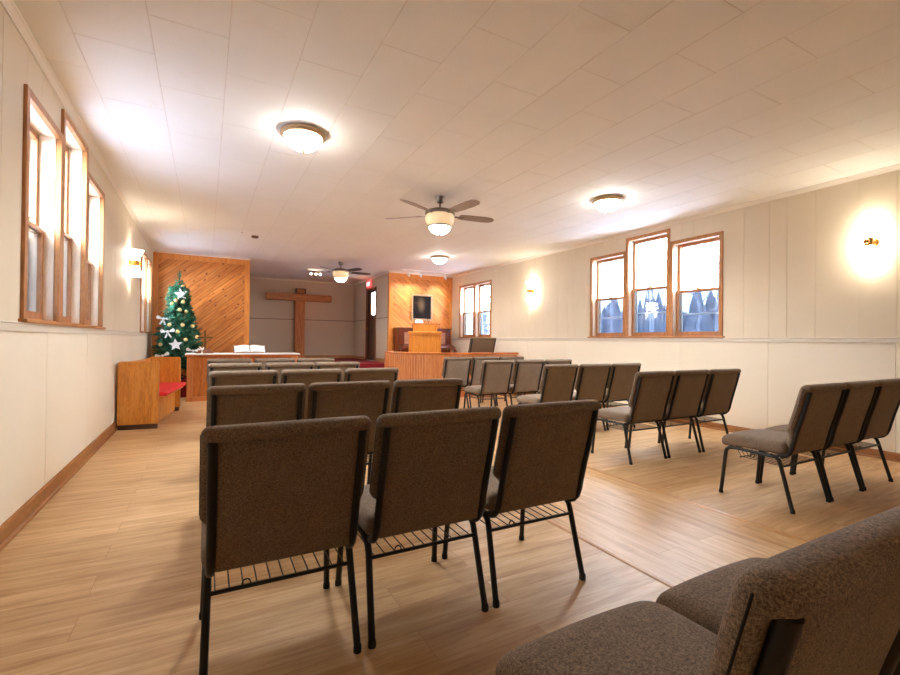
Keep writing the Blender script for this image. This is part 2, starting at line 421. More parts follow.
bm = MB().box(XL+.04, XR-.04, YB, YB+.016, 0, .1, .003); struct(bm.build('baseboard_back', M['oak']))

# floor: planks across the seating blocks, lengthwise in the aisle
SX0, SX1 = 2.045, 3.242
bm = MB()
for x0, x1, mi in ((XL, SX0, 0), (SX0, SX1, 1), (SX1, XR, 0)):
    q = MB; r0 = len(bm.bm.faces)
    bm.box(x0, x1, YB, YA, -.08, 0)
    bm.bm.faces.ensure_lookup_table()
    for f in bm.bm.faces[r0:]: f.material_index = mi
struct(bm.build('floor', [M['floor_x'], M['floor_y']]))
for x in (SX0, SX1):
    bm = MB(); bm.prism([(x-.022, 0), (x-.014, .005), (x, .007), (x+.014, .005), (x+.022, 0)], 'y', YB, 9.6); trim(bm, M['strip'])

# ceiling of staggered tiles with real bevelled joints
bm = MB(); CX, CY, TW, TH = .105, 3.16, .427, .845
rects = [(XL, XR, YB, YP), (AX0, AX1, YP, YA)]
g = .0028
for i in range(-4, 16):
    x0, x1 = CX+TW*i-TW, CX+TW*i
    offy = 0 if i % 2 == 0 else TH/2
    for j in range(-7, 16):
        y0, y1 = CY+offy+TH*j, CY+offy+TH*j+TH
        for r in rects:
            a0, a1, b0, b1 = max(x0, r[0]), min(x1, r[1]), max(y0, r[2]), min(y1, r[3])
            if a1-a0 < .012 or b1-b0 < .012: continue
            dz = random.uniform(-.0004, .0004)
            A = [bm.bm.verts.new(v) for v in ((a0, b0, ZC+.0018), (a1, b0, ZC+.0018), (a1, b1, ZC+.0018), (a0, b1, ZC+.0018))]
            B = [bm.bm.verts.new(v) for v in ((a0+g, b0+g, ZC+dz), (a1-g, b0+g, ZC+dz), (a1-g, b1-g, ZC+dz), (a0+g, b1-g, ZC+dz))]
            bm.bm.faces.new(B)
            for k in range(4):
                f = bm.bm.faces.new((A[k], A[(k+1) % 4], B[(k+1) % 4], B[k])); f.material_index = 1
bm.box(XL-.16, XR+.16, YB, YA+.12, ZC+.006, ZC+.12)
struct(bm.build('ceiling', [M['tile'], M['seam']]))

# red carpeted platforms
bm = MB(); bm.box(XL, 3.55, 10.56, YP, 0, LOW, .012, 2); bm.box(3.65, XR, 9.75, YP, 0, LOW, .012, 2); bm.box(4.9, XR, 8.62, 9.74, 0, LOW, .012, 2); bm.box(3.50, 3.70, 10.56, YP, 0, LOW)
struct(bm.build('floor_platform', M['red_carpet']))
struct(MB().box(AX0, AX1, YP-.06, YA, 0, UPP, .012, 2).build('floor_alcove', M['red_carpet']))

# ------------------------------------------------------------------ windows
nwin = [0]
def window(X, s, y0, y1, z0, z1, lab):
    """double-hung unit: s = +1 on the left wall (room at +x).  b = depth measured out of the room."""
    nwin[0] += 1
    root = empty('window_%d' % nwin[0], (X, (y0+y1)/2, z0)); struct(root)
    org = (X, (y0+y1)/2, z0)
    P = lambda b: X-s*b
    def bx(m, b0, b1, ya, yb, za, zb, bev=.002):
        xa, xb = sorted((P(b0), P(b1))); m.box(xa, xb, ya, yb, za, zb, bev)
    cw = .052
    m = MB(); bx(m, -.02, .01, y0, y0+cw, z0, z1-cw); bx(m, -.02, .01, y1-cw, y1, z0, z1-cw); bx(m, -.02, .01, y0, y1, z1-cw, z1)
    m.build('casing', M['oak'], root, org)
    iy0, iy1, iz0, iz1 = y0+.045, y1-.045, z0+.005, z1-.045
    m = MB(); bx(m, .0, .018, iy0-.02, iy0, iz0, iz1); bx(m, .0, .018, iy1, iy1+.02, iz0, iz1); bx(m, .0, .018, iy0-.02, iy1+.02, iz1, iz1+.02); bx(m, .0, .19, iy0-.02, iy1+.02, iz0-.02, iz0+.012)
    m.build('jamb', M['oak'], root, org)
    m = MB(); bx(m, .018, .19, iy0-.02, iy0+.004, iz0+.012, iz1); bx(m, .018, .19, iy1-.004, iy1+.02, iz0+.012, iz1); bx(m, .018, .19, iy0-.02, iy1+.02, iz1, iz1+.02)
    m.build('lit_jamb_liner', M['liner'], root, org)  # cream liner; its full depth also paints in daylight on the oak jambs
    zm = (z0+z1)/2-.045
    st = .036
    def sash(b0, b1, za, zb, nm, bot, top):
        m = MB(); ya, yb = iy0+.008, iy1-.008
        bx(m, b0, b1, ya, ya+st, za, zb); bx(m, b0, b1, yb-st, yb, za, zb); bx(m, b0, b1, ya+st, yb-st, za, za+bot); bx(m, b0, b1, ya+st, yb-st, zb-top, zb)
        o = m.build(nm, M['sash'], root, org)
        g = MB(); c = (b0+b1)/2; bx(g, c-.002, c+.002, ya+st, yb-st, za+bot, zb-top, 0); g.build('pane', M['glass'], o, (0,0,0) if False else org)
        return o
    sash(.115, .142, zm-.018, iz1-.005, 'upper_sash', .034, .045)
    lo = sash(.078, .108, iz0+.012, zm+.018, 'lower_sash', .06, .034)
    m = MB(); yc = (y0+y1)/2; bx(m, .074, .098, yc-.028, yc+.028, zm+.018, zm+.030, .003); bx(m, .066, .086, yc-.006, yc+.022, zm+.030, zm+.040, .003)
    m.build('sash_lock', M['brass'], lo, org)
    # storm window outside: pale aluminium frame with a cross bar in each half
    m = MB(); bx(m, .165, .180, iy0, iy0+.05, iz0, iz1); bx(m, .165, .180, iy1-.05, iy1, iz0, iz1); bx(m, .165, .180, iy0+.05, iy1-.05, iz1-.05, iz1)
    bx(m, .165, .180, iy0+.05, iy1-.05, iz0, iz0+.05); bx(m, .165, .180, iy0+.05, iy1-.05, zm-.02, zm+.012)
    for zz in ((zm+iz1)/2, (iz0+zm)/2): bx(m, .167, .178, iy0+.05, iy1-.05, zz-.009, zz+.009)
    m.build('storm_frame', M['storm'], root, org)
    m = MB(); bx(m, .181, .183, iy0+.04, iy1-.04, iz0+.03, zm, 0); m.build('insect_screen', M['screen'], root, org)
    return root
for X, s in ((XL, 1), (XR, -1)):
    for a in SIDE: window(X, s, *a, '')
    for a in FAR: window(X, s, *a, '')
    for y0, y1 in ((3.715, 6.245), (9.53, 11.21)):
        bm = MB(); xa, xb = sorted((X-s*.02, X+s*.045)); bm.box(xa, xb, y0, y1, 1.284, 1.309, .006, 2); trim(bm, M['oak_h'])

# door in the alcove
root = struct(empty('door_1', (AX1, (DY0+DY1)/2, UPP))); org = (AX1, (DY0+DY1)/2, UPP)
m = MB(); m.box(AX1-.02, AX1+.13, DY0-.07, DY0, UPP, DZ1, .003); m.box(AX1-.02, AX1+.13, DY1, DY1+.07, UPP, DZ1, .003); m.box(AX1-.02, AX1+.13, DY0-.07, DY1+.07, DZ1, DZ1+.07, .003)
m.build('door_frame', M['door_wood'], root, org)
m = MB(); gy0, gy1, gz0, gz1 = DY0+.09, DY1-.26, 1.96, DZ1-.07
for y0, y1, z0, z1 in ((DY0, gy0, UPP+.005, DZ1), (gy1, DY1, UPP+.005, DZ1), (gy0, gy1, gz1, DZ1), (gy0, gy1, UPP+.005, gz0)): m.box(AX1+.03, AX1+.07, y0, y1, z0, z1)
for z0, z1 in ((UPP+.2, 1.2), (1.3, 1.84)): m.box(AX1+.022, AX1+.032, gy0, gy1, z0, z1, .006)
dp = m.build('door_panel', M['dark_wood'], root, org)
m = MB(); m.box(AX1+.045, AX1+.055, gy0, gy1, gz0, gz1); m.build('pane', M['glass'], dp, org)
m = MB(); m.sphere((AX1-.01, DY1-.06, 1.55), .028, 10); m.tube([(AX1+.03, DY1-.06, 1.55), (AX1-.01, DY1-.06, 1.55)], .012); m.build('door_handle', M['brass'], root, org, smooth=40)

# ------------------------------------------------------------------ chairs
def ss(a, b, x):
    t = min(1, max(0, (x-a)/(b-a))); return t*t*(3-2*t)
def slab(w_of, z0, z1, yc_of, t_f, t_b, nx=16, nz=22, p=5, rc=.05):
    """upright upholstered pad: w_of(z) width, yc_of(z) centre, t_f / t_b(z) half thickness forward / backward"""
    bm = bmesh.new()
    def param(n, k):                                 # denser near the edges
        return .5-.5*math.cos(PI*k/n)
    F = []; B = []
    for j in range(nz+1):
        v = param(nz, j); z = z0+(z1-z0)*v; rowF = []; rowB = []
        ez = (1-abs(2*v-1)**p)
        d = min(z-z0, z1-z); w = w_of(z)
        if d < rc: w -= 2*(rc-math.sqrt(max(0, rc*rc-(rc-d)**2)))
        for i in range(nx+1):
            uu = 2*param(nx, i)-1; x = uu*w/2
            e = max(0, (1-abs(uu)**p)*ez)**.45
            if i in (0, nx) or j in (0, nz): e = 0
            a = bm.verts.new((x, yc_of(z)+t_f*e, z)); rowF.append(a)
            rowB.append(a if (i in (0, nx) or j in (0, nz)) else bm.verts.new((x, yc_of(z)-t_b(z)*e, z)))
        F.append(rowF); B.append(rowB)
    for G_, fl in ((F, 0), (B, 1)):
        for j in range(nz):
            for i in range(nx):
                q = [G_[j][i], G_[j][i+1], G_[j+1][i+1], G_[j+1][i]]
                if fl: q.reverse()
                try: bm.faces.new(q)
                except ValueError: pass
    m = MB(); m.bm.free(); m.bm = bm; return m

def make_chair(name, W=.556, top=.920):
    root = empty(name)
    h = W/2; k = W-.556
    # seat: crowned cushion with a rounded front
    def w_of(z): return W-.01
    m = slab(w_of, -.205, .265, lambda z: 0, .048, lambda z: .046, 22, 22, 16, .035)
    for v in m.bm.verts:
        x, y, z = v.co; u = abs(x)/(W/2)
        crown = .012*(1-u*u)
        yy = z
        zz = .436+y+crown+.010*(-yy/.26)*.6-(.012*ss(.18, .262, yy))
        v.co = (x, yy, zz)
    st = m.build('seat', M['tweed'], root, smooth=60)
    # back rest
    zt = top
    def yc(z): return -.198-.125*((z-.40)/.5)+.005*math.sin(PI*min(1, max(0, (z-.40)/.32)))
    def wb(z): return .46+k+(W-.46-k)*ss(.545, .60, z)
    m = slab(wb, .415, zt, yc, .040, lambda z: .018+.036*ss(zt-.062, zt-.04, z), 22, 36, 14, .028)
    bk = m.build('backrest', M['tweed'], root, smooth=60)
    def wr(z): return .47+k
    m = slab(wr, .405, zt-.05, lambda z: yc(z)-.026, .012, lambda z: .012, 10, 14, 8, .012)
    m.build('back_panel', M['tweed'], root, smooth=50)
    # dark stitched seam down each side of the pad
    for sx in (-1, 1):
        MB().tube([(sx*(wb(z)/2-.0005-.02*ss(zt-.028, zt-.006, z)), yc(z), z) for z in (.615, .66, .72, .78, .84, .875, zt-.028, zt-.016, zt-.008)], .0022, 5).build('seam', M['thread'], root)
    # black tube frame
    for sx in (-1, 1):
        x = sx*(h-.034)
        pts = [(x, yc(z)-.030, z) for z in (zt-.048, .8, .7, .6, .52, .46)]+[(x, yc(.42)-.022, .42), (x, yc(.4)-.002, .395), (x, -.165, .382)]
        MB().tube(pts, .0155, 8, ref=(1,0,0)).build('back_post', M['black'], root, smooth=50)
    m = MB()
    for sx in (-1, 1):
        x = sx*(h-.030)
        m.tube([(x, .200, .378), (x, .0, .378), (x, -.145, .372)], .0125, 8, ref=(1,0,0))
    for y in (.17, -.13): m.tube([(-h+.03, y, .376), (h-.03, y, .376)], .010, 8)
    m.build('seat_frame', M['black'], root, smooth=50)
    for sx in (-1, 1):
        x = sx*(h-.026); xf = sx*(h-.016)
        for pts in ([(x, .165, .378), (x, .200, .374), (x, .220, .358), (x, .228, .33), (xf, .258, .012)],
                    [(x, -.10, .378), (x, -.136, .372), (x, -.156, .356), (x, -.166, .33), (xf, -.250, .012)]):
            lg = MB().tube(pts, .0140, 10, ref=(1,0,0)).build('leg', M['black'], root, smooth=50)
            e = Vector(pts[-1]); MB().lathe([(0, 0), (.016, 0), (.0165, .018), (.0135, .03), (0, .03)], 10, (e.x, e.y, 0)).build('foot_glide', M['rubber'], lg, smooth=40)
    # wire book rack under the seat
    m = MB(); yr, zr = -.176, .312
    m.tube([(-h+.024, yr, zr), (h-.024, yr, zr)], .0078, 6); m.tube([(-h+.15+.014*math.cos(2*PI*a/10), yr, zr+.012+.014*math.sin(2*PI*a/10)) for a in range(11)], .003, 5, caps=False); m.tube([(-h+.03, .12, .315), (h-.03, .12, .315)], .0045, 6)
    nw = 11
    for i in range(nw):
        x = -h+.05+(W-.10)*i/(nw-1); m.tube([(x, yr, zr), (x, .12, .318), (x, .15, .366)], .0028, 5)
    m.build('book_rack', M['wire'], root)
    # ganging rings
    for sx, y in ((-1, .02), (1, .02)):
        m = MB(); x = sx*(h-.012); c = [(x, y+.016*math.cos(a), .352+.016*math.sin(a)) for a in [2*PI*i/10 for i in range(11)]]
        m.tube(c, .003, 5, caps=False).build('ganging_ring', M['wire'], root)
    return root

proto = make_chair('church_chair')
rows_left = [('the second row from the camera', 1.955), ('the third row from the camera', 3.315), ('the fourth row from the camera', 4.68), ('the fifth row from the camera', 6.02), ('the row nearest the communion table', 7.29)]
rows_right = [('the nearest row', 1.925), ('the second row', 3.335), ('the third row', 4.68), ('the fourth row', 6.00), ('the farthest row', 7.24)]
chairs = []
def side_words(i): return ('left end', 'middle', 'right end')[i]
chairs.append((.874, .635, 'brown tweed church chair at the bottom right corner of the frame, nearer seat of two', 'left block front pair'))
chairs.append((1.440, .635, 'brown tweed church chair at the bottom right corner, farther seat half hidden behind a backrest', 'left block front pair'))
xl = {0: (.268, .850, 1.437), 1: (.288, .868, 1.448), 2: (.305, .888, 1.475), 3: (.305, .905, 1.475), 4: (.300, .890, 1.470)}
for r, (nm, y) in enumerate(rows_left):
    for i in range(3):
        chairs.append((xl[r][i], y, 'brown tweed chair, %s of %s in the left block' % (side_words(i), nm), 'left block'))
xr = {0: (3.945, 4.512, 5.082), 1: (3.97, 4.545, 5.130), 2: (3.95, 4.545, 5.125), 3: (3.90, 4.50, 5.085), 4: (3.90, 4.475, 5.05)}
for r, (nm, y) in enumerate(rows_right):
    for i in range(3):
        chairs.append((xr[r][i], y, 'brown tweed chair, %s of %s by the right wall' % (side_words(i), nm), 'right block'))
for k, (x, y, lab, grp) in enumerate(chairs):
    o = proto if k == 0 else copy_tree(proto)
    o.location = (x, y, 0); o.rotation_euler = (0, 0, random.uniform(-.008, .008) if k > 1 else 0)
    tag(o, lab, 'chair', 'church chairs in rows')
cl = make_chair('clergy_chair', .74, .945)
cl.location = (5.60, 9.14, LOW); cl.rotation_euler = (0, 0, .10)
tag(cl, 'wide brown tweed chair behind the curved railing, only its back showing', 'chair')

# ------------------------------------------------------------------ pew by the left wall
def local(root, ang=0): pass
PX, PY = -.99, 7.15
pew = empty('pew', (PX, PY, 0), math.radians(-6.5))
tag(pew, 'golden oak pew with red seat cushion along the left wall', 'pew')
L_ = 1.62; H_ = .885
def end_panel(y):
    m = MB(); m.prism([(.0, .06), (.455, .06), (.455, .70), (.455, H_-.02), (.435, H_), (.02, H_), (0, H_-.02)], 'y', y, y+.045)
    bmesh.ops.bevel(m.bm, geom=list(m.bm.edges), offset=.006, segments=2, affect='EDGES')
    o = m.build('end_panel', M['pew_wood'], pew)
    MB().box(.01, .445, y-.004, y+.049, 0, .062, .003).build('plinth', M['dark_wood'], o)
end_panel(0); end_panel(L_-.045)
MB().prism([(.015, .10), (.06, .10), (.10, .44), (.03, H_-.02), (.005, H_-.02)], 'y', .045, L_-.045).build('back_board', M['pew_wood'], pew)
MB().box(.09, .50, .045, L_-.045, .385, .415, .006).build('seat_board', M['pew_wood'], pew)
MB().box(.36, .385, .045, L_-.045, .02, .386).build('apron', M['pew_wood'], pew)
m = MB().box(.10, .545, .05, L_-.05, .415, .475, .025, 3); m.build('seat_cushion', M['red_fabric'], pew, smooth=50)

# ------------------------------------------------------------------ communion table and what stands on it
TX0, TX1, TY0, TY1, TT = -.335, 1.735, 9.80, 10.42, .895
tb = empty('communion_table', ((TX0+TX1)/2, TY0, 0)); org = ((TX0+TX1)/2, TY0, 0)
tag(tb, 'long oak communion table with panelled front below the pine wall', 'table')
MB().box(TX0, TX1, TY0, TY1, TT-.045, TT, .006, 2).build('tabletop', M['table_wood'], tb, org)
m = MB(); m.box(TX0+.04, TX1-.04, TY0+.06, TY0+.085, .08, TT-.045, .002)
m.build('front_panel', M['table_wood'], tb, org)
for x in (TX0+.03, TX1-.03-.10): MB().box(x, x+.10, TY0+.04, TY0+.065, .08, TT-.046, .004).build('stile', M['screen_wood'], tb, org)
for x in (TX0+.03, TX1-.06): MB().box(x, x+.03, TY0+.085, TY1-.03, .0, TT-.045, .003).build('side_panel', M['table_wood'], tb, org)
MB().box(TX0+.02, TX1-.02, TY0+.03, TY0+.09, 0, .085, .005).build('base_rail', M['screen_wood'], tb, org)
# runner
m = MB()
xs = [TX0+.0+(TX1-TX0)*i/24 for i in range(25)]
ysv = [(TY0-.006, TT-.016), (TY0-.006, TT+.003), (TY0+.02, TT+.004), (TY1-.02, TT+.004), (TY1+.006, TT+.003), (TY1+.006, TT-.03)]
g0 = [[m.bm.verts.new((x, y, z)) for (y, z) in ysv] for x in xs]
for a, b in zip(g0, g0[1:]):
    for k in range(len(ysv)-1): m.bm.faces.new((a[k], b[k], b[k+1], a[k+1]))
rn = m.build('table_runner', M['cloth'], None, ((TX0+TX1)/2, TY0, TT))
sol = rn.modifiers.new('thick', 'SOLIDIFY'); sol.thickness = .003; sol.offset = 1
tag(rn, 'white cloth covering the top of the oak communion table', 'tablecloth')
# open Bible on a low stand
BX, BY, BZ = .805, 10.10, TT+.017
bi = empty('open_bible', (BX, BY, BZ)); tag(bi, 'large open white-paged Bible propped up on the communion table', 'book')
tilt = Matrix.Rotation(math.radians(38), 4, 'X')
def page_block(sx):
    m = MB(); n = 12; w = .285; hgt = .21
    top = [(sx*(.004+w*i/n), .008+.030*math.sin(PI*min(1, (i/n)*1.15)**.6) if i < n else .018) for i in range(n+1)]
    pts = [(x, z) for x, z in top]+[(sx*(.004+w), .004), (sx*.004, .004)]
    m.prism(pts, 'y', 0, hgt)
    for v in m.bm.verts: v.co = tilt @ v.co
    return m
for sx in (-1, 1):
    page_block(sx).build('pages', M['paper'], bi)
m = MB().box(-.31, .31, -.005, .215, -.003, .003, .002)
for v in m.bm.verts: v.co = tilt @ v.co
m.bm.verts.ensure_lookup_table()
m.build('cover', M['cover'], bi)
m = MB(); m.box(-.26, .26, -.012, .012, 0, .012, .002); m.prism([(.01, .002), (.17, .002), (.17, .13)], 'x', -.02, .02); m.build('stand', M['brass'], bi)
# brass cross on a stepped wooden base
cx, cy = -.01, 10.12
cr = empty('altar_cross', (cx, cy, TT+.004)); tag(cr, 'small brass cross on a stepped wooden base at the left of the table', 'cross')
m = MB(); 
for i, (w, z0, z1) in enumerate(((.155, 0, .032), (.12, .032, .062), (.085, .062, .092))): m.box(-w, w, -w*.6, w*.6, z0, z1, .004)
m.build('base', M['piano_panel'], cr)
m = MB(); m.box(-.017, .017, -.011, .011, .092, .44, .003); m.box(-.115, .115, -.011, .011, .296, .328, .003)
for p in ((-.115, .312), (.115, .312), (0, .44)): m.sphere((p[0], 0, p[1]), .019, 8, (1, .6, 1))
m.lathe([(0, .295), (.036, .3), (.036, .324), (0, .33)], 12, (0, 0, 0)); m.build('cross_figure', M['old_brass'], cr)
# small white figurine leaning on the base
fg = empty('figurine', (cx-.05, cy-.13, TT+.004)); fg.scale = (.7, .7, .8); tag(fg, 'tiny white bird-like figurine in front of the brass cross', 'figurine')
m = MB(); m.lathe([(0, 0), (.028, 0), (.030, .01), (.012, .03), (.012, .075), (0, .08)], 12); m.sphere((0, 0, .105), .036, 10, (1.3, .8, .8)); m.sphere((.035, 0, .14), .02, 8)
m.tube([(-.03, 0, .11), (-.075, 0, .085)], [.02, .008], 8); m.build('body', M['figure'], fg, smooth=50)
MB().prism([(-.03, .11), (.0, .13), (-.05, .175), (-.075, .16)], 'y', -.012, .012).build('wing', M['figure'], fg)

# ------------------------------------------------------------------ christmas tree
tx, ty = -.495, 11.0
tr = empty('christmas_tree', (tx, ty, LOW)); tag(tr, 'decorated green artificial Christmas tree in the left front corner', 'tree')
m = MB(); TH_ = 2.20; Z0 = .22
def rad(z):                                          # silhouette radius at height z above the platform
    k = (z-Z0)/(TH_-Z0); return .475*min(1, (1-k)/.70)**1.05*(.93+.07*math.cos(k*34))+.012
def sprig(p, d, ln, n=15, nl=.075, w=.012):
    d = d.normalized(); a = d.cross(Vector((0,0,1)))
    a = a.normalized() if a.length > .01 else Vector((1,0,0)); c = d.cross(a)
    for i in range(n):
        s_ = i/(n-1); b0 = p+d*ln*s_; th = i*2.4
        o_ = (a*math.cos(th)+c*math.sin(th)); tip = b0+(o_*.85+d*.75).normalized()*nl*(1-.35*s_)
        wv = d.cross(o_).normalized()*w
        m.bm.faces.new([m.bm.verts.new(b0-wv*.5), m.bm.verts.new(b0+wv*.5), m.bm.verts.new(tip)])
rng = random.Random(5)
for i in range(1500):
    z = Z0+(TH_-Z0)*(1-math.sqrt(1-rng.random()*.995)); z = min(z, TH_-.03)
    th = rng.random()*2*PI; R_ = rad(z)*rng.uniform(.55, 1.0)
    q = Vector((R_*math.cos(th), R_*math.sin(th), z+rng.uniform(-.05, .05)))
    d = Vector((math.cos(th), math.sin(th), rng.uniform(-.15, .5)))
    kk = (z-Z0)/(TH_-Z0); ln = .10*(.6+.6*rng.random())*(1-.55*kk); sprig(q-d.normalized()*ln*.7, d, ln, nl=.075*(1-.4*kk))
for i in range(12): sprig(Vector((0, 0, TH_-.16+i*.012)), Vector((rng.uniform(-.4, .4), rng.uniform(-.4, .4), 1)), .1, 10, .05)
# inner boughs fill the heart of the tree
for i in range(420):
    z = rng.uniform(Z0, TH_-.3); th = rng.random()*2*PI; R_ = rad(z)*rng.uniform(.05, .5)
    sprig(Vector((R_*math.cos(th), R_*math.sin(th), z)), Vector((math.cos(th), math.sin(th), .1)), .16, 12, .10, .03)
for v in m.bm.verts: v.co.x = max(v.co.x, XL+.03-tx); v.co.y = min(v.co.y, YP-.03-ty)
m.build('foliage', M['needle'], tr, recalc=False)
MB().tube([(0, 0, .02), (0, 0, TH_-.1)], [.022, .008], 8).build('trunk', M['dark_wood'], tr)
m = MB(); 
for k in range(4):
    a = k*PI/2+.4; m.tube([(0, 0, .10), (.16*math.cos(a), .16*math.sin(a), .045), (.27*math.cos(a), .27*math.sin(a), .012)], .012, 6)
m.lathe([(0, .02), (.03, .02), (.03, .16), (0, .16)], 12); m.build('stand', M['black'], tr)
# direction toward the camera, and picture-right, seen from the tree
fc = Vector((-tx, -ty, 0)).normalized(); rt = Vector((fc.y*-1, fc.x, 0)) if False else Vector((-fc.y, fc.x, 0))
def on_tree(u, z):
    """point on the outside of the tree; u = sideways fraction of the local radius"""
    R_ = rad(z)*1.0; u_ = u*R_; f_ = math.sqrt(max(0, R_*R_-u_*u_))
    return Vector((tx, ty, LOW+z))+rt*u_+fc*f_
balls = [(-.30, 1.62), (.36, 1.60), (.05, 1.43), (.48, 1.40), (-.62, 1.55), (.20, 1.12), (.72, 1.10), (-.72, .72), (.28, .82), (.74, .88), (-.28, .36), (.62, 1.92), (-.05, .98), (-.5, 1.12)]
spots = ['just left of centre high up', 'right of centre high up', 'at the centre above mid height', 'right of the centre one above mid height', 'at the left edge high up', 'centre at mid height', 'at the right edge at mid height', 'at the lower left edge', 'low right of centre', 'at the lower right edge', 'at the bottom just above the pew', 'near the tip', 'in the middle just below mid height', 'left of centre at mid height']
for k, ((u, z), w) in enumerate(zip(balls, spots)):
    p = on_tree(u, z)
    o = MB().sphere((0, 0, 0), .038, 14).build('bauble', M['gold'], None, smooth=180); o.location = p
    MB().lathe([(.010, .034), (.010, .048), (0, .048)], 8).build('cap', M['brass'], o)
    tag(o, 'pale gold bauble on the Christmas tree, %s' % w, 'ornament', 'gold baubles on the tree')
def bow():
    m = MB()
    for sx in (-1, 1):
        m.prism([(sx*.012, .005), (sx*.10, .062), (sx*.125, .03), (sx*.118, -.012), (sx*.05, -.012)], 'y', -.012, .012)
        m.prism([(sx*.004, -.004), (sx*.065, -.115), (sx*.035, -.125), (sx*.008, -.07)], 'y', -.008, .008)
    m.sphere((0, 0, 0), .026, 8); return m
def star():
    m = MB(); pts = []
    for i in range(10):
        a = PI/2+i*PI/5; r_ = .125 if i % 2 == 0 else .058; pts.append((r_*math.cos(a), r_*math.sin(a)))
    m.prism(pts, 'y', -.012, .012); return m
orn = [('star', .18, 1.76, 'white glittery star near the top of the Christmas tree'), ('bow', -.85, 1.24, 'white ribbon bow at the left edge of the tree, upper one'), ('bow', -.45, .98, 'white ribbon bow left of centre on the tree at mid height'), ('star', -.12, .72, 'white glittery star low on the tree, below a bow'), ('bow', .52, .60, 'white ribbon bow at the lower right of the tree'), ('bow', -.60, .50, 'white ribbon bow at the lower left of the tree')]
yaw_f = math.atan2(fc.y, fc.x)+PI/2
for kd, u, z, lab in orn:
    o = (bow() if kd == 'bow' else star()).build('ribbon_bow' if kd == 'bow' else 'star_ornament', M['silver']); o.location = on_tree(u, z)+fc*.03
    o.rotation_euler = (0, random.uniform(-.3, .3), yaw_f); tag(o, lab, 'ornament', 'white ornaments on the tree')

# ------------------------------------------------------------------ wooden cross in the alcove
wc = empty('wooden_cross', (2.62, YA-.10, UPP)); org = (2.62, YA-.10, UPP)
tag(wc, 'tall wooden beam cross standing against the alcove back wall', 'cross')
MB().box(2.455, 2.765, YA-.16, YA-.04, UPP, 2.64, .012).build('upright', M['cross_wood'], wc, org)
MB().box(1.60, 3.60, YA-.18, YA-.03, 2.41, 2.625, .012).build('crossbeam', M['cross_wood_h'], wc, org)
pq = MB().box(2.475, 2.785, YA-.17, YA-.04, 2.642, 2.80, .008).build('shaded_top', M['dark_wood'], wc, org)  # top of the upright; dark wood puts its shadow into the colour
MB().box(2.515, 2.745, YA-.176, YA-.168, 2.668, 2.775, .003).build('plaque', M['cross_wood_h'], pq, org)

# ------------------------------------------------------------------ curved railing
RH = .95
path = [(6.30, 8.43), (5.9, 8.43), (5.5, 8.43), (5.1, 8.43)]
for i in range(19):
    a = math.radians(270-i*(86/18)); path.append((4.75+1.2*math.cos(a), 9.63+1.2*math.sin(a)))
ar = empty('altar_railing', (4.75, 8.43, 0)); org = (4.75, 8.43, 0)
tag(ar, 'low curved oak railing of narrow upright boards in front of the pulpit', 'railing')
def sweep(prof, P, bm):
    """prof: (outward offset, z) closed; P: plan path; outward = left of travel when walking -x"""
    n = len(P); R_ = []
    for i in range(n):
        a = Vector(P[max(i-1, 0)]); b = Vector(P[min(i+1, n-1)]); d = (b-a).normalized(); o_ = Vector((-d.y, d.x))
        R_.append([bm.bm.verts.new((P[i][0]+o_.x*u, P[i][1]+o_.y*u, z)) for u, z in prof])
    k = len(prof)
    for a, b in zip(R_, R_[1:]):
        for j in range(k): bm.bm.faces.new((a[j], b[j], b[(j+1) % k], a[(j+1) % k]))
    bm.bm.faces.new(R_[0]); bm.bm.faces.new(R_[-1][::-1])
# dense path for the boards
def dens(P, step):
    out = []; carry = 0
    for a, b in zip(P, P[1:]):
        a = Vector(a); b = Vector(b); L = (b-a).length; t_ = carry
        while t_ < L: out.append(tuple(a+(b-a)*(t_/L))); t_ += step
        carry = t_-L
    out.append(P[-1]); return out
bm = MB(); pts = dens(path, .058)
sweep([(-.012, .06), (.010, .06), (.010, RH-.05), (-.012, RH-.05)], path, bm)
for a, b in zip(pts, pts[1:]):
    A, B = Vector(a), Vector(b); d = B-A
    if d.length < .02: continue
    sweep([(.008, .10), (.020, .10), (.020, RH-.055), (.008, RH-.055)], [tuple(A+d*.06), tuple(B-d*.06)], bm)
bm.build('board_panel', M['screen_wood'], ar, org)
bm = MB(); sweep([(-.05, RH-.045), (.045, RH-.045), (.052, RH-.035), (.052, RH-.008), (.045, RH), (-.05, RH)], path, bm); bm.build('cap_rail', M['cap_wood'], ar, org)
bm = MB(); sweep([(-.015, 0), (.028, 0), (.028, .10), (-.015, .10)], path, bm); bm.build('base_rail', M['screen_wood'], ar, org)
e = path[-1]; bm = MB().box(e[0]-.03, e[0]+.06, e[1]-.03, e[1]+.06, 0, RH-.046, .004); bm.build('end_post', M['screen_wood'], ar, org)

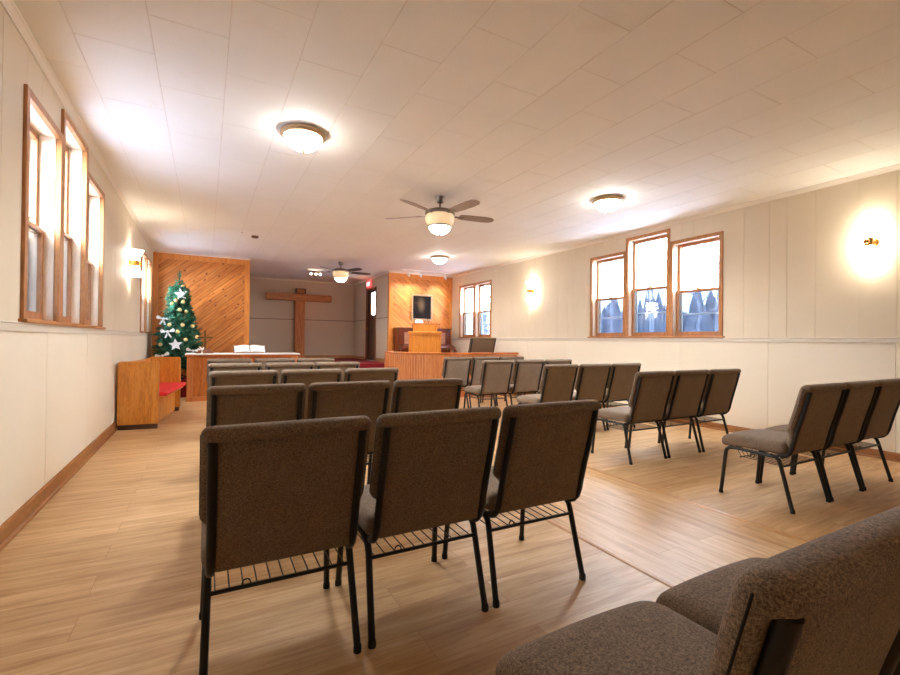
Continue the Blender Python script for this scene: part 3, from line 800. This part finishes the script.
# ------------------------------------------------------------------ pulpit
pu = empty('pulpit', (4.70, 10.0, LOW), math.radians(-24)); tag(pu, 'golden oak pulpit with slanted reading desk behind the curved railing', 'pulpit')
MB().box(-.385, .385, -.22, .22, .06, 1.02, .006).build('body', M['pulpit_wood'], pu)
MB().box(-.31, .31, -.232, -.218, .14, .95, .006).build('front_panel', M['pulpit_wood'], pu)
MB().box(-.40, .40, -.24, .24, 0, .07, .006).build('base', M['pulpit_wood'], pu)
MB().prism([(-.27, 1.02), (.27, 1.02), (.27, 1.055), (-.255, 1.075), (-.27, 1.06)], 'x', -.405, .405).build('cornice', M['pulpit_wood'], pu)
m = MB(); m.prism([(-.20, 1.07), (.24, 1.06), (.24, 1.15), (-.20, 1.26)], 'x', -.29, .29); m.build('reading_desk', M['pulpit_wood'], pu)
m = MB(); m.prism([(-.21, 1.245), (-.205, 1.27), (.25, 1.165), (.25, 1.14)], 'x', -.305, .305); m.build('desk_ledge', M['cap_wood'], pu)
# open hymn book and microphone on the pulpit
hb = empty('open_book', (4.50, 9.905, LOW+1.272)); tag(hb, 'small open pale book lying on top of the pulpit', 'book')
m = MB(); m.prism([(-.11, .0), (-.10, .07), (-.03, .095), (0, .075), (.03, .095), (.10, .07), (.11, 0)], 'y', 0, .05)
m.build('pages', M['paper'], hb)
MB().box(-.115, .115, -.004, .056, -.006, .003, .001).build('cover', M['cover'], hb)
mi = empty('microphone', (4.72, 9.86, LOW+1.245)); tag(mi, 'dark gooseneck microphone on top of the pulpit', 'microphone')
MB().lathe([(0, 0), (.035, 0), (.035, .012), (.012, .02), (0, .02)], 12).build('base', M['black'], mi)
MB().tube([(0, 0, .01), (0, 0, .07), (-.01, .02, .13), (-.02, .06, .16)], .006, 6).build('gooseneck', M['black'], mi)
MB().tube([(-.02, .06, .16), (-.03, .10, .175)], .016, 8).build('capsule', M['black'], mi)

# ------------------------------------------------------------------ upright piano against the right pine wall
pn = empty('upright_piano', (5.32, 11.30, LOW)); tag(pn, 'dark mahogany upright piano against the right pine wall', 'piano')
PW = .80
MB().box(-PW, PW, .0, .32, 0, 1.17, .006).build('case', M['piano_wood'], pn)
MB().box(-PW-.02, PW+.02, -.025, .33, 1.17, 1.205, .006).build('lid', M['piano_wood'], pn)
for x0, x1 in ((-.60, -.10), (.10, .60)): MB().box(x0-.02, x1+.02, -.012, .004, .76, 1.08, .005).build('front_panel', M['piano_panel'], pn)
MB().prism([(-.30, .60), (.0, .60), (.0, .75), (-.05, .76), (-.22, .70), (-.30, .66)], 'x', -PW, PW).build('key_bed', M['piano_wood'], pn)
MB().prism([(-.26, .665), (-.245, .685), (-.05, .765), (-.05, .75)], 'x', -PW+.1, PW-.1).build('fallboard', M['piano_wood'], pn)
for sx in (-1, 1):
    MB().prism([(-.30, .0), (-.24, .0), (-.22, .3), (-.24, .6), (-.31, .6), (-.29, .3)], 'x', sx*PW-.035, sx*PW+.035).build('leg', M['piano_wood'], pn)
MB().box(-.66, .66, -.008, .004, .12, .55, .006).build('lower_panel', M['piano_wood'], pn)
# picture
pc = empty('framed_picture', (5.36, YP-.02, 1.765)); tag(pc, 'dark framed picture hanging on the right pine wall above the piano', 'picture')
w, h0 = .325, .735
m = MB(); m.box(-w, -w+.05, -.03, .0, 0, h0, .006); m.box(w-.05, w, -.03, .0, 0, h0, .006); m.box(-w+.05, w-.05, -.03, .0, 0, .05, .006); m.box(-w+.05, w-.05, -.03, 0, h0-.05, h0, .006)
m.build('picture_frame', wood('frame_wood', s2l(120,86,56), s2l(166,126,88), s2l(196,156,116), (6,6,2), .4, 4), pc)
MB().box(-w+.05, w-.05, -.014, -.004, .05, h0-.05).build('canvas', M['picture'], pc)

# ------------------------------------------------------------------ lamps and fans
def flush_light(x, y, lab):
    r = empty('ceiling_light', (x, y, ZC)); tag(r, lab, 'ceiling light', 'flush ceiling lights')
    MB().lathe([(0, -.001), (.185, -.001), (.200, -.012), (.202, -.03), (.188, -.045), (.17, -.052), (.17, -.03), (0, -.03)], 40).build('pan', M['bronze'], r, smooth=40)
    MB().lathe([(.168, -.045), (.160, -.075), (.135, -.112), (.09, -.145), (.04, -.160), (0, -.163)], 32).build('glass_bowl', M['bowl'], r, smooth=60)
    MB().lathe([(0, -.160), (.014, -.160), (.016, -.170), (.010, -.180), (.006, -.19), (0, -.193)], 12).build('finial', M['bronze'], r, smooth=40)
flush_light(.76, 4.27, 'lit flush ceiling light with frosted bowl, nearest the left windows')
flush_light(4.63, 4.25, 'lit flush ceiling light with frosted bowl, in front of the right windows')
flush_light(4.60, 9.06, 'lit flush ceiling light with frosted bowl, farthest, before the right pine wall')

def fan(x, y, lab, bm_, a0):
    r = empty('ceiling_fan', (x, y, ZC)); tag(r, lab, 'ceiling fan', 'ceiling fans')
    MB().lathe([(0, -.001), (.068, -.001), (.066, -.03), (.045, -.075), (.022, -.085), (0, -.085)], 24).build('canopy', M['nickel'], r, smooth=40)
    MB().tube([(0, 0, -.08), (0, 0, -.165)], .012, 10).build('downrod', M['nickel'], r, smooth=40)
    MB().lathe([(0, -.155), (.05, -.16), (.13, -.172), (.178, -.19), (.196, -.21), (.196, -.232), (.185, -.238), (0, -.238)], 36).build('motor_housing', M['nickel'], r, smooth=40)
    MB().lathe([(.180, -.238), (.190, -.262), (.194, -.295), (.186, -.33), (.168, -.362), (.152, -.382)], 36).build('glass_band', M['amber'], r, smooth=60)
    MB().lathe([(.150, -.378), (.158, -.384), (.157, -.394), (.146, -.40), (.135, -.392)], 36).build('lower_ring', M['nickel'], r, smooth=40)
    MB().lathe([(.142, -.398), (.136, -.425), (.11, -.46), (.065, -.485), (0, -.492)], 28).build('glass_bowl', M['fanbowl'], r, smooth=60)
    MB().lathe([(0, -.49), (.014, -.49), (.016, -.5), (.006, -.515), (0, -.52)], 12).build('finial', M['nickel'], r, smooth=40)
    for k in range(5):
        a = a0+k*2*PI/5; R_ = Matrix.Rotation(a, 4, 'Z'); tl = Matrix.Rotation(math.radians(-13), 4, 'X')
        m = MB(); ol = [(.27, -.055), (.40, -.066), (.62, -.072), (.72, -.062), (.765, -.03), (.765, .03), (.72, .062), (.62, .072), (.40, .066), (.27, .055)]
        m.prism(ol, 'z', -.004, .004)
        for v in m.bm.verts: v.co = R_ @ (tl @ v.co+Vector((0, 0, -.236)))
        bl = m.build('blade', bm_, r)
        m = MB(); m.box(.14, .33, -.018, .018, -.012, -.005, .003)
        for v in m.bm.verts: v.co = R_ @ (tl @ v.co+Vector((0, 0, -.236)))
        m.build('blade_arm', M['nickel'], bl)
fan(2.683, 5.29, 'ceiling fan with nickel body and lit glass bowl over the aisle', M['blade_taupe'], math.radians(-9))
fan(2.87, 10.94, 'ceiling fan with dark blades and lit bowl before the alcove', M['dark_wood'], math.radians(4))

def sconce(X, s, y, lab, z=2.31):
    r = empty('wall_sconce', (X, y, z)); tag(r, lab, 'wall light', 'wall sconces')
    rot = Matrix.Rotation(s*PI/2, 4, 'Y')
    MB().lathe([(0, 0), (.055, 0), (.055, .012), (.04, .022), (0, .022)], 20, mat=rot).build('backplate', M['brass'], r, smooth=40)
    MB().tube([(s*.02, 0, 0), (s*.135, 0, 0)], .016, 10).build('arm', M['brass'], r, smooth=40)
    m = MB(); m.lathe([(0, .04), (.034, .042), (.036, .02), (.036, -.02), (.034, -.042), (0, -.04)], 16, (s*.09, 0, 0)); m.sphere((s*.14, 0, 0), .026, 10); m.build('socket', M['brass'], r, smooth=50)
    for q in (1, -1):
        m = MB(); pr = [(.036, .042), (.046, .09), (.066, .15), (.092, .195), (.089, .196), (.062, .15), (.042, .09), (.030, .046)]
        m.lathe([(a, q*b_) for a, b_ in pr], 24, (s*.09, 0, 0)); m.build('glass_shade', M['shade'], r, smooth=60)
sconce(XL, 1, 8.22, 'lit brass sconce with two flared glass shades on the left wall')
sconce(XR, -1, 7.913, 'lit brass sconce on the right wall between the window groups')
sconce(XR, -1, 2.14, 'lit brass sconce on the right wall near the right edge')

def spot_head(root, x, y, z, yaw, lit):
    """one lamp head hanging from a track, aimed down along yaw"""
    R_ = Matrix.Rotation(yaw, 4, 'Z') @ Matrix.Rotation(math.radians(48), 4, 'Y')
    m = MB(); m.tube([(x, y, z), (x, y, z-.07)], .008, 6); m.lathe([(0, -.08), (.022, -.08), (.026, -.05), (.034, .0), (.038, .03), (.033, .03), (.022, -.04), (0, -.04)], 16, (x, y, z-.11), R_ @ Matrix.Rotation(PI, 4, 'X') if False else R_)
    h_ = m.build('lamp_head', M['white_plastic'], root, root.location, smooth=45)
    m = MB(); m.lathe([(0, .022), (.030, .022), (.030, .026), (0, .026)], 16, (x, y, z-.11), R_); m.build('lamp_face', M['bulb'] if lit else M['white_plastic'], h_, root.location)
tk = empty('track_light', (5.25, 11.12, ZC)); tag(tk, 'white track light with three heads in front of the right pine wall', 'track light')
MB().box(4.55, 6.0, 11.10, 11.135, ZC-.022, ZC-.001, .002).build('track', M['white_plastic'], tk, tk.location)
for x in (4.72, 5.07, 5.82): spot_head(tk, x, 11.118, ZC-.02, PI/2, True)
ts = empty('track_light', (2.62, 12.6, ZC)); tag(ts, 'small track light with lit heads on the alcove ceiling left of the fan', 'track light')
MB().box(2.42, 2.82, 12.583, 12.617, ZC-.022, ZC-.001, .002).build('track', M['white_plastic'], ts, ts.location)
for x, w in ((2.50, -PI*.72), (2.62, -PI*.55), (2.74, -PI*.62)): spot_head(ts, x, 12.6, ZC-.02, w, True)
def spot_lamp(x, y, z, tgt, e):
    l = bpy.data.lights.new('track_spot', 'SPOT'); l.energy = e; l.color = WARM[:3]; l.spot_size = 1.5; l.spot_blend = .8; l.shadow_soft_size = .04
    o = bpy.data.objects.new('track_spot', l); COL.objects.link(o); o.location = (x, y, z)
    o.rotation_euler = (Vector(tgt)-Vector((x, y, z))).to_track_quat('-Z', 'Y').to_euler()
for x in (4.72, 5.07, 5.82): spot_lamp(x, 11.165, ZC-.165, (x, 11.9, 1.9), 11)
def down_lamp(x, y, z, e):
    l = bpy.data.lights.new('ceiling_bulb', 'SPOT'); l.energy = e; l.color = WARM[:3]; l.spot_size = math.radians(165); l.spot_blend = .6; l.shadow_soft_size = .10
    o = bpy.data.objects.new('ceiling_bulb', l); COL.objects.link(o); o.location = (x, y, z)
for x, y in ((.76, 4.27), (4.63, 4.25), (4.60, 9.06)): down_lamp(x, y, ZC-.30, 24)
for x, y in ((2.683, 5.29), (2.87, 10.94)): down_lamp(x, y, ZC-.63, 18)
# small ceiling fittings
o = MB().lathe([(0, -.001), (.062, -.001), (.064, -.02), (.045, -.038), (0, -.042)], 20).build('smoke_detector', plain('detector_tan', s2l(120,92,74), .5), smooth=40); o.location = (.773, 9.02, ZC); tag(o, 'small round tan detector on the ceiling before the left pine wall', 'detector')
m = MB(); m.lathe([(0, -.001), (.016, -.001), (.012, -.012), (0, -.012)], 10); m.tube([(0, 0, -.01), (0, 0, -.03), (.012, 0, -.042), (.02, 0, -.03)], .003, 5); o = m.build('ceiling_hook', M['nickel']); o.location = (.544, 8.845, ZC); tag(o, 'tiny metal hook in the ceiling just left of the round detector', 'hook')
# exit sign above the alcove door
ex = empty('exit_sign', (AX1-.002, 13.33, 2.80)); tag(ex, 'small lit red EXIT sign above the alcove door', 'sign')
MB().box(-.045, 0, -.16, .16, 0, .20, .006).build('housing', M['exit_red'], ex)
cu = bpy.data.curves.new('exit_text', 'FONT'); cu.body = 'EXIT'; cu.size = .155; cu.align_x = 'CENTER'; cu.extrude = .002
tmp = bpy.data.objects.new('exit_text', cu); COL.objects.link(tmp)
me = bpy.data.meshes.new_from_object(tmp.evaluated_get(bpy.context.evaluated_depsgraph_get())); bpy.data.objects.remove(tmp)
me.transform(Matrix.Translation((-.048, 0, .045)) @ Matrix.Rotation(-PI/2, 4, 'Z') @ Matrix.Rotation(PI/2, 4, 'X'))
me.materials.clear(); me.materials.append(M['exit_white'])
o = bpy.data.objects.new('lettering', me); COL.objects.link(o); o.parent = ex

# ------------------------------------------------------------------ outdoors
m = MB()
n = 24
def gz(x, y): return -.7+.25*math.sin(x*.21)+.2*math.sin(y*.17+1)
for sx in (-1, 1):
    x0 = XL-.2 if sx < 0 else XR+.2
    gg = [[m.bm.verts.new((x0+sx*i*1.6, -18+j*2.2, gz(x0+sx*i*1.6, -18+j*2.2)+i*.05)) for j in range(n)] for i in range(16)]
    for a, b_ in zip(gg, gg[1:]):
        for j in range(n-1): m.bm.faces.new((a[j], a[j+1], b_[j+1], b_[j]))
o = m.build('ground_outside', M['snow'], smooth=180); tag(o, None, None, None, 'structure')
def bare_tree(x, y, h, seed):
    rg = random.Random(seed); m = MB(); z0 = gz(x, y)-.1
    lean = Vector((rg.uniform(-.04, .04), rg.uniform(-.04, .04), 1))
    pts = [Vector((x, y, z0))+lean*h*k/6+Vector((rg.uniform(-.05, .05), rg.uniform(-.05, .05), 0)) for k in range(7)]
    r0 = rg.uniform(.06, .12); m.tube(pts, [r0*(1-.13*k) for k in range(7)], 8)
    for k in range(26):
        i = rg.randint(1, 5); p = pts[i].lerp(pts[i+1], rg.random()); a = rg.random()*2*PI; L = rg.uniform(.5, 1.15)
        d = Vector((math.cos(a), math.sin(a), rg.uniform(.25, .9))); q = p+d*L*.5; e_ = q+Vector((d.x*.4, d.y*.4, .5))*L*.5
        m.tube([p, q, e_], [.035, .022, .008], 5)
        for t_ in range(3):
            dd = Vector((rg.uniform(-1, 1), rg.uniform(-1, 1), rg.uniform(.1, .9))); s0 = p.lerp(q, rg.uniform(.4, 1)); m.tube([s0, s0+dd*.5], [.012, .004], 4)
    o = m.build('bare_tree', M['bark'], None, (x, y, z0)); return o
rt_ = random.Random(3)
k = 0
for sx, xs_, y0, ny in ((1, (8, 11.5, 15), -1, 9), (-1, (7, 11), 6, 10)):
    for i, dx in enumerate(xs_):
        for j in range(ny):
            y = y0+j*3.4+(1.7 if i % 2 else 0)+rt_.uniform(-.4, .4); k += 1
            x = (XR+dx if sx > 0 else XL-dx)+rt_.uniform(-.5, .5)
            w_ = 'right' if sx > 0 else 'left'
            tag(bare_tree(x, y, rt_.uniform(6, 9), k), 'bare grey winter tree outside the %s-hand windows' % w_, 'tree', 'bare trees outside on the %s' % w_)

# distant dark woods, added to dim the bright view through the lower sashes
M['woods'] = plain('added_dark_woods', s2l(96,100,112), .95, var=.2, scale=1.2)
for sx, ya, yb in ((1, -4, 26), (-1, 4, 40)):
    rg = random.Random(40+sx); m = MB(); org = ((XR if sx > 0 else XL)+sx*21, (ya+yb)/2, 0)
    for k in range(460):
        x = (XR if sx > 0 else XL)+sx*rg.uniform(18, 24); y = rg.uniform(ya, yb); h = rg.uniform(2.6, 4.6)*(1+.18*math.sin(y*.9))
        z0 = gz(x, y)-.2+1.0; r_ = rg.uniform(.6, 1.2)
        m.lathe([(.06, z0-.8), (.06, z0), (r_, z0+.05), (r_*.62, z0+h*.38), (r_*.72, z0+h*.36), (r_*.36, z0+h*.72), (r_*.42, z0+h*.70), (0, z0+h)], 7, (x, y, 0))
    o = m.build('added_woodland', M['woods'], None, org)
    tag(o, 'added dark evergreen woods dimming the view beyond the %s-hand windows' % ('right' if sx > 0 else 'left'), 'woods', None, 'stuff')

# ------------------------------------------------------------------ world, light, camera
w = bpy.data.worlds.new('overcast_sky'); C.world = w; w.use_nodes = True
nt = w.node_tree; bg = nt.nodes['Background']
tc = nt.nodes.new('ShaderNodeTexCoord'); sp = nt.nodes.new('ShaderNodeSeparateXYZ'); rp = nt.nodes.new('ShaderNodeValToRGB')
nt.links.new(tc.outputs['Generated'], sp.inputs[0]); nt.links.new(sp.outputs[2], rp.inputs[0]); nt.links.new(rp.outputs[0], bg.inputs[0])
rp.color_ramp.elements[0].position = 0; rp.color_ramp.elements[0].color = (.88, .94, 1, 1)
rp.color_ramp.elements[1].position = .6; rp.color_ramp.elements[1].color = (.82, .90, 1, 1)
bg.inputs[1].default_value = 13.5

cam = bpy.data.cameras.new('camera'); co = bpy.data.objects.new('camera', cam); COL.objects.link(co)
cam.sensor_fit = 'HORIZONTAL'; cam.sensor_width = 36; cam.lens = 452.8974/900*36; cam.clip_start = .02
r = Vector((0.8800053, -0.4748324, 0.0111754)); u = Vector((-0.0132946, -0.0011056, 0.9999110)); f = Vector((0.4747777, 0.8800756, 0.0072857))
co.matrix_world = Matrix(((r.x, u.x, -f.x, 0), (r.y, u.y, -f.y, 0), (r.z, u.z, -f.z, 1.2), (0, 0, 0, 1)))
C.camera = co
vs = C.view_settings; vs.view_transform = 'Standard'; vs.look = 'None'; vs.gamma = 1; vs.exposure = 1.9; vs.use_curve_mapping = False
C.cycles.use_denoising = True
C.cycles.max_bounces = 12; C.cycles.diffuse_bounces = 8; C.cycles.transparent_max_bounces = 16
C.cycles.sample_clamp_indirect = 6
